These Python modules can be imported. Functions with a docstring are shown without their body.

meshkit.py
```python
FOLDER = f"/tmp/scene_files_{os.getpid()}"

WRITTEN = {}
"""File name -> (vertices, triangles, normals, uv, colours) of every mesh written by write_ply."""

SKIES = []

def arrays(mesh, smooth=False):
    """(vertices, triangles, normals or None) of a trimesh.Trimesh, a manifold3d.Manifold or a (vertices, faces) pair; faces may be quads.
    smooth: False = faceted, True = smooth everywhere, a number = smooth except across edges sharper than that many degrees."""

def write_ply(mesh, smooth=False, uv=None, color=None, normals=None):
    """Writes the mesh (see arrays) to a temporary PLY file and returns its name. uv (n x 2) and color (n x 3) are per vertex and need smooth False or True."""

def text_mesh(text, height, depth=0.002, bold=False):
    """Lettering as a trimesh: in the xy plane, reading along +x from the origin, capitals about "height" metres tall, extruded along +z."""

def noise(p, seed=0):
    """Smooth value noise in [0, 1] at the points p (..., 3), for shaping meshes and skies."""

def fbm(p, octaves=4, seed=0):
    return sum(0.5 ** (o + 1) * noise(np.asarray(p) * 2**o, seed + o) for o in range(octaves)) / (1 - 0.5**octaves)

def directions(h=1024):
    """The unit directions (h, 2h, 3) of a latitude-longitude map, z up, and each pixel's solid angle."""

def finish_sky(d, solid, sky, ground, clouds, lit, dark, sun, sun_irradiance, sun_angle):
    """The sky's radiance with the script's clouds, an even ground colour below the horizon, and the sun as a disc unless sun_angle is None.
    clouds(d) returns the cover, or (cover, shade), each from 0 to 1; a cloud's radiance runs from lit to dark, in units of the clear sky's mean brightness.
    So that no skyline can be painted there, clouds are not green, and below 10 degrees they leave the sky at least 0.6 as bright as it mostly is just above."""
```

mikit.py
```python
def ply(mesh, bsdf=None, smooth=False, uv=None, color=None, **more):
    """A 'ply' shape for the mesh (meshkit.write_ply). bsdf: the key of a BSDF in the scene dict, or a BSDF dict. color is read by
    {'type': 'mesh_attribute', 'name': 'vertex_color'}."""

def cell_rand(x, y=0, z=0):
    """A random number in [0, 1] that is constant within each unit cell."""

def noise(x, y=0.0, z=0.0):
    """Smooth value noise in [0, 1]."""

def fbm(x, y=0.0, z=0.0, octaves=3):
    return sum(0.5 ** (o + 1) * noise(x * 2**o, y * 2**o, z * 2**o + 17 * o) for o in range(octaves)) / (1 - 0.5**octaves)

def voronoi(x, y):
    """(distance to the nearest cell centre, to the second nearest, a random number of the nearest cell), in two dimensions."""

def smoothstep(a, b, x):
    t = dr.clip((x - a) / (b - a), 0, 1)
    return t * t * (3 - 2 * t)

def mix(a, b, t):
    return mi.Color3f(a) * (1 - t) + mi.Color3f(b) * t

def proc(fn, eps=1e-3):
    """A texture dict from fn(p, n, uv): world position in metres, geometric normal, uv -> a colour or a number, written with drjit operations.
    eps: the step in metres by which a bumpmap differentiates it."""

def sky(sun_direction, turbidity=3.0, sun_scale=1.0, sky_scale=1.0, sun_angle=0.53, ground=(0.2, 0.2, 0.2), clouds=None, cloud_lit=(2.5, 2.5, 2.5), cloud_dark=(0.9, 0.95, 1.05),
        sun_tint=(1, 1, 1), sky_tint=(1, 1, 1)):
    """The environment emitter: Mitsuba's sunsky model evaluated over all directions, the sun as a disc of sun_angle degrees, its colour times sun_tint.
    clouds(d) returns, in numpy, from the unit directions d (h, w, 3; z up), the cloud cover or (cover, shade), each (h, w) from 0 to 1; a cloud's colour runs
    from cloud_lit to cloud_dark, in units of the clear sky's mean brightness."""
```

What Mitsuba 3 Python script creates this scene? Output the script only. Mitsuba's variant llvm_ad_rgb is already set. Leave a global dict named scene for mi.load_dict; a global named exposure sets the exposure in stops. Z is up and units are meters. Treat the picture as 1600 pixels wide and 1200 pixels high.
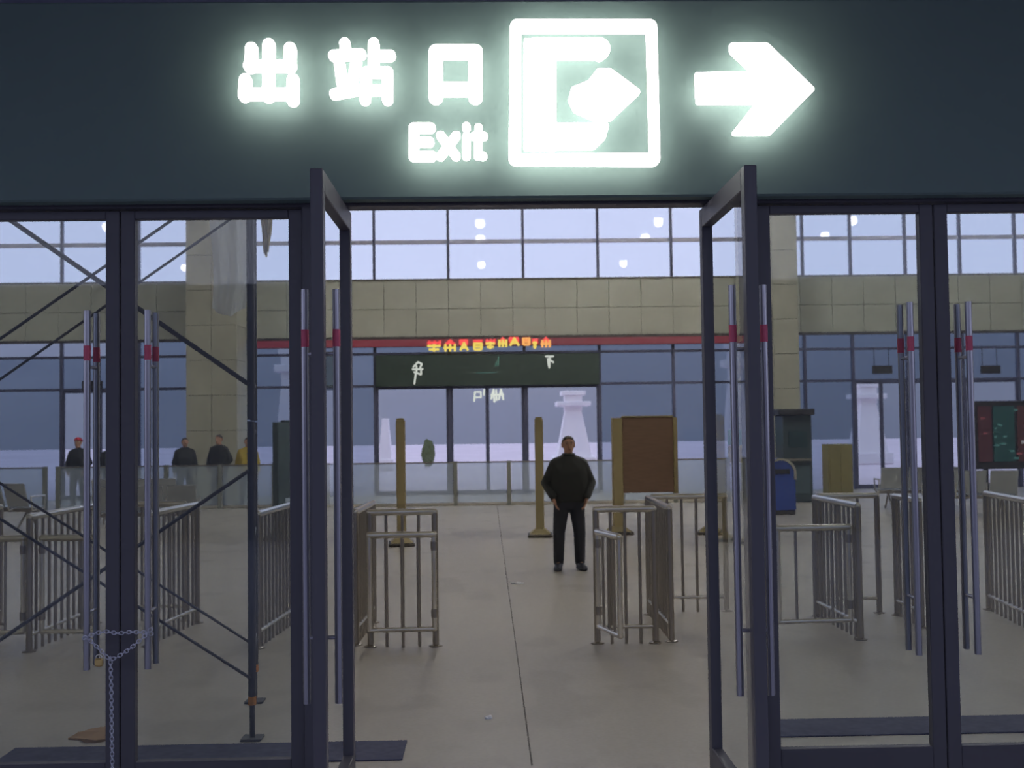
import math
import random
import numpy as np
import trimesh
import drjit as dr
import mitsuba as mi
import mikit
import meshkit
from manifold3d import Manifold
from shapely.geometry import LineString, Polygon, Point, box as sbox
from shapely.ops import unary_union

T = mi.ScalarTransform4f
random.seed(7)
rng = np.random.default_rng(7)
scene, labels = {}, {}

# ------------------------------------------------------------------ camera, sky, exposure
EYE = np.array([0.0, 0.0, 1.81])
FWD = np.array([0.02328, 0.99901, 0.03789])
UP = [0.01201, -0.03818, 0.99920]
scene['camera'] = {'type': 'thinlens', 'aperture_radius': .0032, 'focus_distance': 4.2, 'fov': 49.23, 'fov_axis': 'x', 'near_clip': 0.05, 'far_clip': 3000.0,
                   'to_world': T().look_at(origin=EYE.tolist(), target=(EYE + FWD).tolist(), up=UP)}
exposure = 0.0
SKY_LEVEL = 13.6


def overcast(d):
    n = meshkit.fbm(d * 2.3 + 11.0, 4, 3)
    return np.ones(d.shape[:2]), np.clip(0.75 * n, 0, 1)


scene['sky'] = mikit.sky([0.3, 0.9, 0.12], turbidity=4.0, sun_scale=0.0, sky_scale=SKY_LEVEL, ground=(0.25, 0.22, 0.24), clouds=overcast,
                         cloud_lit=(1.10, 1.22, 1.68), cloud_dark=(0.92, 1.02, 1.45))

# ------------------------------------------------------------------ materials


def mat(key, **kw):
    scene[key] = {'type': 'twosided', 'bsdf': {'type': 'principled', **kw}}
    return key


def rgb(*c):
    return {'type': 'rgb', 'value': list(map(float, c))}


def emit(*c):
    return {'type': 'area', 'radiance': rgb(*c)}


M = mikit
frame_m = mat('mat_dark_frame', base_color=rgb(.075, .070, .086), roughness=.45, specular=.4)
steel_m = mat('mat_stainless', base_color=rgb(.74, .71, .64), metallic=1.0, roughness=.16)
steel_dark = mat('mat_stainless_dull', base_color=rgb(.33, .30, .27), metallic=1.0, roughness=.34)
handle_m = mat('mat_handle', base_color=rgb(.40, .385, .43), metallic=.85, roughness=.26)
tape_m = mat('mat_red_tape', base_color=rgb(.50, .07, .13), roughness=.5)
fascia_m = mat('mat_fascia', base_color=rgb(.12, .165, .158), roughness=.6, specular=.2)
black_m = mat('mat_black', base_color=rgb(.015, .015, .018), roughness=.5)
scaf_m = mat('mat_scaffold', base_color=rgb(.06, .065, .085), roughness=.45, metallic=.3)
orange_m = mat('mat_orange', base_color=rgb(.50, .20, .05), roughness=.6)
plank_m = mat('mat_plank', base_color=rgb(.30, .22, .13), roughness=.8)
white_m = mat('mat_white_stone', base_color=rgb(.82, .78, .80), roughness=.7)
tan_m = mat('mat_tan_board', base_color=rgb(.30, .25, .135), roughness=.6)
brown_m = mat('mat_brown_board', base_color=M.proc(lambda p, n, uv: M.mix([.125, .078, .055], [.175, .105, .075], M.fbm(p.x * 9, p.y * 9, p.z * 40))), roughness=.6)
darkboard_m = mat('mat_dark_board', base_color=rgb(.05, .075, .085), roughness=.5)
base_m = mat('mat_board_base', base_color=rgb(.045, .04, .035), roughness=.5)
blue_m = mat('mat_blue', base_color=rgb(.03, .06, .26), roughness=.35)
olive_m = mat('mat_olive', base_color=rgb(.20, .17, .07), roughness=.6)
teal_m = mat('mat_teal', base_color=rgb(.08, .24, .24), roughness=.5)
kiosk_m = mat('mat_kiosk', base_color=rgb(.03, .045, .05), roughness=.4)
strip_m = mat('mat_floor_strip', base_color=M.proc(lambda p, n, uv: M.mix([.035, .04, .085], [.06, .065, .12], M.fbm(p.x * 30, p.y * 30, 0))), roughness=.9)
joint_m = mat('mat_joint', base_color=rgb(.045, .035, .030), roughness=.6)
paper_m = mat('mat_paper', base_color=rgb(.75, .76, .80), roughness=.8)
card_m = mat('mat_cardboard', base_color=rgb(.30, .19, .12), roughness=.9)
brass_m = mat('mat_brass', base_color=rgb(.72, .50, .20), metallic=.8, roughness=.35)
chain_m = mat('mat_chain', base_color=rgb(.62, .62, .72), metallic=.8, roughness=.3)
skin_m = mat('mat_skin', base_color=rgb(.40, .22, .15), roughness=.55)
hair_m = mat('mat_hair', base_color=rgb(.035, .028, .024), roughness=.6)
jacket_m = mat('mat_black_jacket', base_color=rgb(.014, .017, .019), roughness=.75)
trouser_m = mat('mat_navy_trousers', base_color=rgb(.016, .019, .030), roughness=.8)
shoe_m = mat('mat_shoes', base_color=rgb(.016, .02, .035), roughness=.4)
redcloth_m = mat('mat_red_cloth', base_color=rgb(.55, .04, .06), roughness=.8)
yellowcloth_m = mat('mat_yellow_cloth', base_color=rgb(.42, .30, .05), roughness=.8)
whitecloth_m = mat('mat_white_cloth', base_color=rgb(.65, .62, .68), roughness=.8)
panel_m = mat('mat_spandrel_panel', base_color=M.proc(lambda p, n, uv: M.mix([.44, .45, .40], [.50, .51, .455], M.fbm(p.x * 1.3, p.y, p.z * 1.3))), roughness=.55)  # panel tone lightened to stand in for lens glare
slab_m = mat('mat_column_slab', base_color=M.proc(lambda p, n, uv: M.mix([.36, .345, .28], [.44, .42, .345], M.fbm(p.x * 2.2, p.y * 2.2, p.z * 1.1))), roughness=.5)
gap_m = mat('mat_gap', base_color=rgb(.12, .115, .10), roughness=.8)
mullion_m = mat('mat_mullion', base_color=rgb(.06, .065, .12), roughness=.4)
wall_m = mat('mat_hall_wall', base_color=rgb(.40, .38, .33), roughness=.7)
ceil_m = mat('mat_hall_ceiling', base_color=rgb(.55, .54, .52), roughness=.8)
porch_m = mat('mat_porch', base_color=rgb(.26, .26, .31), roughness=.7)
hill_m = mat('mat_hill', base_color=M.proc(lambda p, n, uv: M.mix([.26, .265, .29], [.335, .33, .35], M.fbm(p.x * .03, p.y * .03, p.z * .06))), roughness=1.0, specular=.0)  # grey blue of distance haze mixed into the base colour
bush_m = mat('mat_bush', base_color=rgb(.10, .12, .05), roughness=.9)
plaza_m = mat('mat_plaza', base_color=M.proc(lambda p, n, uv: M.mix([.56, .475, .51], [.68, .585, .625], M.fbm(p.x * .4, p.y * .4, 0))), roughness=.7)
seat_m = mat('mat_seat_steel', base_color=rgb(.46, .48, .50), metallic=.7, roughness=.32)


def floor_color(p, n, uv):
    big = M.fbm(p.x * .7, p.y * .7, 3.0)
    fine = M.fbm(p.x * 60, p.y * 60, 0.0, octaves=2)
    stain = M.smoothstep(.60, .78, M.fbm(p.x * 2.3 + 5, p.y * 1.6, 9.0))
    c = M.mix([.300, .276, .248], [.375, .347, .315], .6 * big + .4 * fine)
    return c * (1 - .09 * stain)


scene['mat_floor'] = {'type': 'twosided', 'bsdf': {'type': 'principled', 'base_color': M.proc(floor_color), 'roughness': .42, 'specular': .45}}
scene['mat_door_glass'] = {'type': 'thindielectric', 'int_ior': 1.5, 'specular_transmittance': rgb(.72, .77, .80)}
scene['mat_clear_glass'] = {'type': 'thindielectric', 'int_ior': 1.5, 'specular_transmittance': rgb(.97, .98, 1.0)}
scene['mat_tinted_glass'] = {'type': 'thindielectric', 'int_ior': 1.5, 'specular_transmittance': rgb(.46, .53, .60)}
scene['mat_frosted'] = {'type': 'blendbsdf', 'weight': .55, 'a': {'type': 'thindielectric', 'int_ior': 1.5, 'specular_transmittance': rgb(.85, .95, .97)},
                        'b': {'type': 'principledthin', 'base_color': rgb(.62, .68, .72), 'roughness': .5, 'diff_trans': 1.0}}
scene['mat_plastic_sheet'] = {'type': 'blendbsdf', 'weight': .72, 'a': {'type': 'thindielectric', 'int_ior': 1.4},
                              'b': {'type': 'principledthin', 'base_color': rgb(.66, .68, .72), 'roughness': .45, 'diff_trans': 1.1}}
GLASS, CLEAR, TINT = 'mat_door_glass', 'mat_clear_glass', 'mat_tinted_glass'

# ------------------------------------------------------------------ helpers


def uniq(name):
    taken = lambda k: k in scene or k in labels or any(s.startswith(k + '__') for s in scene)
    if not taken(name):
        return name
    i = 1
    while taken(f'{name}_{i:03d}'):
        i += 1
    return f'{name}_{i:03d}'


COUNT = {}


def put(name, mesh, m, parent=None, smooth=False, tw=None, light=None):
    """One entry of the scene. mesh: a mesh, or a ply dict that is shared."""
    base = f'{parent}__{name}' if parent else name
    c = COUNT.get(base, 0)
    COUNT[base] = c + 1
    key = base if c == 0 else f'{base}_{c:03d}'
    d = dict(mesh) if isinstance(mesh, dict) else mikit.ply(mesh, m, smooth=smooth)
    if tw is not None:
        d['to_world'] = tw
    if light is not None:
        d['emitter'] = light
    scene[key] = d
    return key


THINGS = {}


def thing(name, label, cat, group=None):
    c = THINGS.get(name, 0)
    THINGS[name] = c + 1
    key = name if c == 0 else f'{name}_{c:03d}'
    labels[key] = {'label': label, 'category': cat}
    if group:
        labels[key]['group'] = group
    return key


def one(name, label, cat, mesh, m, smooth=False, tw=None, group=None):
    k = thing(name, label, cat, group)
    d = dict(mesh) if isinstance(mesh, dict) else mikit.ply(mesh, m, smooth=smooth)
    if tw is not None:
        d['to_world'] = tw
    scene[k] = d
    return k


def struct(key, mesh=None, m=None, label=None, smooth=False):
    labels[key] = {'kind': 'structure'}
    if label:
        labels[key]['label'] = label
    if mesh is not None:
        scene[key] = mikit.ply(mesh, m, smooth=smooth)
    return key


def cat_(ms):
    return trimesh.util.concatenate(ms)


def box(x0, x1, y0, y1, z0, z1, c=0.0):
    """A box, its edges chamfered by c."""
    s = np.array([x1 - x0, y1 - y0, z1 - z0])
    mid = np.array([x0 + x1, y0 + y1, z0 + z1]) / 2
    if c <= 0:
        return trimesh.creation.box(extents=s, transform=trimesh.transformations.translation_matrix(mid))
    h = s / 2
    pts = []
    for sx in (-1, 1):
        for sy in (-1, 1):
            for sz in (-1, 1):
                for k in range(3):
                    q = h - c
                    q[k] = h[k]
                    pts.append(q * [sx, sy, sz])
    mm = Manifold.hull_points(np.array(pts)).to_mesh()
    return trimesh.Trimesh(mm.vert_properties[:, :3] + mid, mm.tri_verts, process=False)


def tube(a, b, r, sides=12):
    a, b = np.array(a, float), np.array(b, float)
    return trimesh.creation.cylinder(radius=r, segment=[a, b], sections=sides)


def ball(c, r, sub=2):
    m = trimesh.creation.icosphere(subdivisions=sub, radius=1.0)
    m.apply_scale(r)
    m.apply_translation(c)
    return m


def lathe(profile, at=(0, 0, 0), sides=24):
    m = trimesh.creation.revolve(np.array(profile, float), sections=sides)
    m.apply_translation(at)
    return m


def quad(p00, p10, p11, p01):
    return trimesh.Trimesh(np.array([p00, p10, p11, p01], float), [[0, 1, 2], [0, 2, 3]], process=False)


def rot(mesh, deg, at=(0, 0)):
    mesh = mesh.copy()
    mesh.apply_transform(trimesh.transformations.rotation_matrix(math.radians(deg), [0, 0, 1], [at[0], at[1], 0]))
    return mesh


def upright(shape, depth, y):
    """A flat outline (x, z) extruded to a body whose back lies at y and whose front faces the viewer (-y)."""
    geoms = [g for g in getattr(shape, 'geoms', [shape]) if g.area > 1e-7]
    m = cat_([trimesh.creation.extrude_polygon(g, depth, engine='earcut') for g in geoms])
    m.apply_transform(np.array([[1, 0, 0, 0], [0, 0, -1, y], [0, 1, 0, 0], [0, 0, 0, 1.0]]))
    return m


# ------------------------------------------------------------------ setting: hall shell
D = 5.683           # plane of the entrance doors
FAR = 30.0          # glazed far wall
CEIL = 9.3
HALF = 21.0
struct('floor', box(-HALF, HALF, D - .2, FAR + .2, -.12, 0), 'mat_floor', 'polished grey brown floor of the station hall')
put('expansion_joint', box(.2165, .2255, D + .35, FAR - 4.2, -.002, .0012), joint_m, 'floor')
struct('ceiling', box(-HALF, HALF, D + .15, FAR + .2, CEIL, CEIL + .15), ceil_m, 'pale hall ceiling')
struct('wall_left', box(-HALF - .2, -HALF, D, FAR, 0, CEIL), wall_m)
struct('wall_right', box(HALF, HALF + .2, D, FAR, 0, CEIL), wall_m)
# entrance wall: above and beside the doors
struct('wall_front', cat_([box(-HALF, HALF, D - .07, D + .15, 2.965, CEIL), box(-HALF, -4.80, D - .07, D + .15, 0, 2.965), box(5.29, HALF, D - .07, D + .15, 0, 2.965)]), wall_m, 'wall around the entrance doors')
# the dark forecourt on the viewer's side, unseen canopy and wall added to dim it
struct('ground', box(-30, 30, -9, D - .2, -.14, -.005), porch_m, 'dark paving outside the doors')
struct('ceiling_added_shade', box(-12, 12, 1.2, D - .07, 4.45, 4.7), porch_m, 'unseen canopy added over the entrance to keep it dark')
struct('wall_added_shade', box(-12, 12, -7.2, -7, -.005, 4.2), porch_m)  # added behind the viewer to keep bright sky out of the panes
struct('wall_porch', box(-12, 12, D - .10, D - .07, 3.945, 4.45), mat('mat_porch_wall', base_color=rgb(.16, .16, .24), roughness=.6), 'pale strip of wall over the sign fascia')

# far wall: glazing, spandrel of panels, mullions
wf = struct('wall_far', box(-HALF, HALF, FAR + .03, FAR + .2, 4.26, 5.76), gap_m, 'far wall of the hall with panelled band between the windows')
Z0, Z1, ZT1, ZT2, ZTOP = 4.235, 5.77, 6.80, 7.86, 8.95
pw = .865
tile = {}
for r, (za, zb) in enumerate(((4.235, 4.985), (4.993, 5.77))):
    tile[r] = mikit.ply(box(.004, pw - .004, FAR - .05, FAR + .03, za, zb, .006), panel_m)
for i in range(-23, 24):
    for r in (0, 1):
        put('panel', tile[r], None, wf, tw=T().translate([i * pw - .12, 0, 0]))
put('upper_wall', box(-HALF, HALF, FAR - .05, FAR + .2, ZTOP, CEIL), wall_m, wf)
MX = [-19.3, -17.3, -15.3, -13.3, -11.29, -9.25, -7.08, -4.94, -2.97, -.98, 1.036, 3.058, 5.05, 7.1, 8.62, 9.93, 11.43, 12.93, 14.45, 16.2, 18.2, 20.2]
mull_hi = mikit.ply(box(-.035, .035, FAR - .06, FAR + .06, Z1, ZTOP, .006), mullion_m)
mull_lo = mikit.ply(box(-.04, .04, FAR - .06, FAR + .06, 0, Z0, .006), mullion_m)
for x in MX:
    put('mullion', mull_hi, None, wf, tw=T().translate([x, 0, 0]))
    put('mullion', mull_lo, None, wf, tw=T().translate([x, 0, 0]))
for z in (ZT1, ZT2):
    put('transom', box(-HALF, HALF, FAR - .035, FAR + .035, z - .055, z + .055, .005), mat('mat_transom', base_color=rgb(.52, .52, .66), roughness=.5), wf)
put('sill', box(-HALF, HALF, FAR - .09, FAR + .06, Z1 - .01, Z1 + .03, .006), gap_m, wf)
for z in (3.79, 2.93):
    put('transom', box(-HALF, HALF, FAR - .045, FAR + .045, z - .035, z + .035, .005), mullion_m, wf)
put('head_trim', box(-HALF, HALF, FAR - .10, FAR + .06, Z0 - .06, Z0 + .01, .006), mat('mat_head_trim', base_color=rgb(.05, .045, .05), roughness=.5), wf)
DOORBAYS = {(-2.97, -.98): 'one', (-.98, 1.036): 'two', (1.036, 3.058): 'one', (-11.29, -9.25): 'two', (9.93, 11.43): 'two', (11.43, 12.93): 'one', (12.93, 14.45): 'one'}
edges = [-HALF] + MX + [HALF]
wn = 0
for a, b in zip(edges[:-1], edges[1:]):
    wn += 1
    w = struct(f'window_{wn}')
    for za, zb in ((Z1, ZT1), (ZT1, ZT2), (ZT2, ZTOP)):
        put('pane', quad((a, FAR, za), (b, FAR, za), (b, FAR, zb), (a, FAR, zb)), CLEAR, w)
    door = DOORBAYS.get((a, b))
    upper = CLEAR if b < -9 else TINT
    put('lower_pane', quad((a, FAR, 3.79), (b, FAR, 3.79), (b, FAR, Z0), (a, FAR, Z0)), upper, w)
    put('lower_pane', quad((a, FAR, 2.93), (b, FAR, 2.93), (b, FAR, 3.79), (a, FAR, 3.79)), TINT, w)
    if not door:
        put('lower_pane', quad((a, FAR, 0), (b, FAR, 0), (b, FAR, 2.93), (a, FAR, 2.93)), TINT, w)
dn = 6
for (a, b), kind in DOORBAYS.items():
    n = 1 if kind == 'one' else 2
    for k in range(n):
        dn += 1
        x0, x1 = a + .04 + (b - a - .08) * k / n, a + .04 + (b - a - .08) * (k + 1) / n
        d = struct(f'door_{dn}')
        put('stile', box(x0, x0 + .05, FAR - .03, FAR + .03, 0.01, 2.895, .005), mullion_m, d)
        put('stile', box(x1 - .05, x1, FAR - .03, FAR + .03, 0.01, 2.895, .005), mullion_m, d)
        put('rail', box(x0 + .05, x1 - .05, FAR - .03, FAR + .03, 2.84, 2.895, .005), mullion_m, d)
        put('rail', box(x0 + .05, x1 - .05, FAR - .03, FAR + .03, 0.01, .12, .005), mullion_m, d)
        put('pane', quad((x0 + .05, FAR, .12), (x1 - .05, FAR, .12), (x1 - .05, FAR, 2.84), (x0 + .05, FAR, 2.84)), CLEAR, d)

# stone-clad columns in front of the far wall
for name, xa, xb in (('column', -7.66, -6.36), ('column', 6.78, 8.12)):
    side = 'left' if xa < 0 else 'right'
    c = struct(f'column_{side}')
    put('core', box(xa + .03, xb - .03, 28.73, FAR - .06, 0, CEIL), gap_m, c)
    w = (xb - xa) / 2
    zs = [0, .9, 1.8, 2.7, 3.6, 4.5, 5.4, 6.3, 7.2, 8.1, CEIL]
    for j in range(len(zs) - 1):
        for k in (0, 1):
            put('slab', box(xa + k * w + .004, xa + (k + 1) * w - .004, 28.70, 28.735, zs[j] + .004, zs[j + 1] - .004, .004), slab_m, c)
        for xs in ((xa, xa + .032), (xb - .032, xb)):
            put('slab', box(xs[0], xs[1], 28.738, FAR - .06, zs[j] + .004, zs[j + 1] - .004, .004), slab_m, c)

# ------------------------------------------------------------------ outside, beyond the far glazing
struct('ground_plaza', box(-260, 260, FAR + .2, 420, -.15, -.01), plaza_m, 'pale pinkish plaza beyond the hall')


def hill_mesh():
    nx, ny = 160, 14
    xs, ys = np.linspace(-330, 330, nx), np.linspace(118, 330, ny)
    X, Y = np.meshgrid(xs, ys)
    t = np.clip((Y - 118) / 180, 0, 1)
    ridge = 25.0 + 7.0 * np.clip((X + 90) / 120, -.5, 1) + 12 * (meshkit.fbm(np.stack([X / 60, Y * 0 + 3, X * 0], -1), 4) - .5)
    Z = ridge * np.sin(t * math.pi / 2) ** .8 + 3 * (meshkit.fbm(np.stack([X / 18, Y / 18, X * 0], -1), 3) - .5) * t
    v = np.stack([X, Y, Z - .2], -1).reshape(-1, 3)
    i, j = np.meshgrid(np.arange(ny - 1), np.arange(nx - 1), indexing='ij')
    q = np.stack([i * nx + j, i * nx + j + 1, (i + 1) * nx + j + 1, (i + 1) * nx + j], -1).reshape(-1, 4)
    return v, q


struct('hills', hill_mesh(), hill_m, 'hillside beyond the plaza, distance haze painted in as grey blue', smooth=True)


def obelisk(x, y, w, h, label, plate=True):
    k = thing('pillar', label, 'pillar', None)
    s = lambda hw, z: [[-hw, -hw, z], [hw, -hw, z], [hw, hw, z], [-hw, hw, z]]
    pts = np.array(s(w / 2, .5) + s(w * .24, h * .74))
    m = Manifold.hull_points(pts).to_mesh()
    shaft = trimesh.Trimesh(m.vert_properties[:, :3], m.tri_verts, process=False)
    shaft.apply_translation([x, y, 0])
    put('shaft', shaft, white_m, k)
    put('plinth', box(x - w * .62, x + w * .62, y - w * .62, y + w * .62, -.01, .5, .04), white_m, k)
    if plate:
        put('cap', box(x - w * .50, x + w * .50, y - w * .50, y + w * .50, h * .80, h * .86, .03), white_m, k)
        put('neck', box(x - w * .26, x + w * .26, y - w * .26, y + w * .26, h * .74, h * .94, .02), white_m, k)
        put('top_plate', box(x - w * .36, x + w * .36, y - w * .36, y + w * .36, h * .94, h, .03), white_m, k)
    return k


obelisk(3.72, 48, 1.45, 3.3, 'broad white tapering pillar outside, right behind the standing man')
obelisk(16.45, 48, 1.35, 3.5, 'white tapering pillar seen through the doors right of the dark ticket machine')
obelisk(-8.45, 48, 1.05, 5.3, 'tall pale tapering pillar outside, seen right of the left stone column')
obelisk(-4.33, 48, .55, 3.0, 'slim white pillar outside, next to the thin tan signboard', plate=False)


def bush(x, y, w, h, label):
    m = trimesh.creation.icosphere(subdivisions=4)
    v = m.vertices * [w / 2, w / 2, h / 2]
    v = v * (1 + .5 * (meshkit.fbm(m.vertices * 3.1 + x, 4)[:, None] - .5))
    v[:, 2] += h / 2 - .02
    v[:, 2] = np.maximum(v[:, 2], -.01)
    return one('bush', label, 'bush', trimesh.Trimesh(v + [x, y, 0], m.faces, process=False), bush_m)


bush(-2.72, 52, .62, 1.25, 'dark rounded bush on the plaza, right of the thin tan signboard')

# ------------------------------------------------------------------ entrance doors
JL, JR = -.882, 1.353                         # jambs of the open middle bay
ZH = 2.93                                     # underside of the fascia / leaf tops
struct('trim_1', box(JL - .038, JL + .038, D - .06, D + .06, 0, 2.965, .006), frame_m, 'dark jamb left of the open doorway')
struct('trim_2', box(JR - .038, JR + .038, D - .06, D + .06, 0, 2.965, .006), frame_m, 'dark jamb right of the open doorway')
struct('trim_3', box(-2.838, -2.762, D - .06, D + .06, 0, 2.965, .006), frame_m)
struct('trim_4', box(3.232, 3.308, D - .06, D + .06, 0, 2.965, .006), frame_m)
struct('trim_5', box(-4.80, 5.29, D - .065, D + .065, 2.932, 2.966, .006), frame_m, 'dark door head under the sign')
BAR0, BAR1 = .635, 2.415


def handle(parent, x, y, axis, sgn, z0=BAR0, z1=BAR1):
    """A long pull bar that stands off the stile by 7 cm along the axis."""
    off = np.array([.068 * sgn, 0, 0]) if axis == 'x' else np.array([0, .068 * sgn, 0])
    b = np.array([x, y, 0]) + off
    bar = tube(b + [0, 0, z0], b + [0, 0, z1], .0165, 16)
    posts = [tube(np.array([x, y, z]), b + [0, 0, z], .009, 10) for z in (z0 + .28, z1 - .28)]
    h = put('handle', cat_([bar] + posts), handle_m, parent, smooth=35)
    put('red_tape', tube(b + [0, 0, 2.165], b + [0, 0, 2.24], .0172, 16), tape_m, h, smooth=35)
    labels[h] = {'label': 'long brushed steel pull bar'}
    return h


def closed_door(n, x0, x1, hinge, label):
    d = struct(f'door_{n}', label=label)
    sw = .07
    y0, y1 = D - .0275, D + .0275
    put('stile', box(x0, x0 + sw, y0, y1, .012, ZH - .005, .004), frame_m, d)
    put('stile', box(x1 - sw, x1, y0, y1, .012, ZH - .005, .004), frame_m, d)
    put('top_rail', box(x0 + sw, x1 - sw, y0, y1, 2.882, ZH - .005, .004), frame_m, d)
    put('bottom_rail', box(x0 + sw, x1 - sw, y0, y1, .012, .168, .004), frame_m, d)
    put('pane', quad((x0 + sw, D, .168), (x1 - sw, D, .168), (x1 - sw, D, 2.882), (x0 + sw, D, 2.882)), GLASS, d)
    hx = x1 - .147 if hinge == 'l' else x0 + .147
    for s in (-1, 1):
        handle(d, hx, D, 'y', s)
    return d


MLX, MRX = -1.838, 2.308
closed_door(1, JL - 1.88 + .012, MLX - .003, 'l', 'closed glass door chained to its neighbour, at the left edge of the picture')
closed_door(2, MLX + .003, JL - .04, 'r', 'closed glass door between the chain and the open doorway')
closed_door(5, JR + .04, MRX - .003, 'l', 'closed glass door right of the open doorway')
closed_door(6, MRX + .003, 3.229, 'r', 'closed glass door at the right edge of the picture')


def open_door(n, x, label):
    d = struct(f'door_{n}', label=label)
    x0, x1 = x - .0275, x + .0275
    ya, yb = D - .93, D + .09
    sw = .07
    zt = ZH - .006
    put('stile', box(x0, x1, ya, ya + sw, .012, zt, .004), frame_m, d)
    put('stile', box(x0, x1, yb - sw, yb, .012, zt - .0, .004), frame_m, d)
    put('top_rail', box(x0, x1, ya + sw, yb - sw, zt - .10, zt, .004), frame_m, d)
    put('bottom_rail', box(x0, x1, ya + sw, yb - sw, .012, .168, .004), frame_m, d)
    put('pane', quad((x, ya + sw, .168), (x, yb - sw, .168), (x, yb - sw, zt - .10), (x, ya + sw, zt - .10)), GLASS, d)
    for s in (-1, 1):
        handle(d, x, ya + .10, 'x', s)
    return d


open_door(3, -.714, 'left leaf of the open doorway, swung out at a right angle')
dR = open_door(4, 1.150, 'right leaf of the open doorway, swung out at a right angle')
put('sticker', box(1.1515, 1.1535, 4.98, 5.10, 2.18, 2.205), mat('mat_sticker', base_color=rgb(.45, .50, .30), roughness=.6), dR)
# fixed lights beyond the outer jambs
for n, (xa, xb) in ((30, (-4.80, -2.838)), (31, (3.308, 5.29))):
    w = struct(f'window_{n}')
    put('frame', box(xa, xb, D - .03, D + .03, 0, .168, .004), frame_m, w)
    put('frame', box(xa, xb, D - .03, D + .03, 2.882, 2.93, .004), frame_m, w)
    put('pane', quad((xa, D, .168), (xb, D, .168), (xb, D, 2.882), (xa, D, 2.882)), GLASS, w)

# chain through the handles of the left pair of doors, with padlock


def link_mesh():
    t = trimesh.creation.torus(major_radius=.0085, minor_radius=.0023, major_sections=14, minor_sections=6)
    t.apply_scale([1.45, 1, 1])
    return t


LINK = link_mesh()


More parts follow.
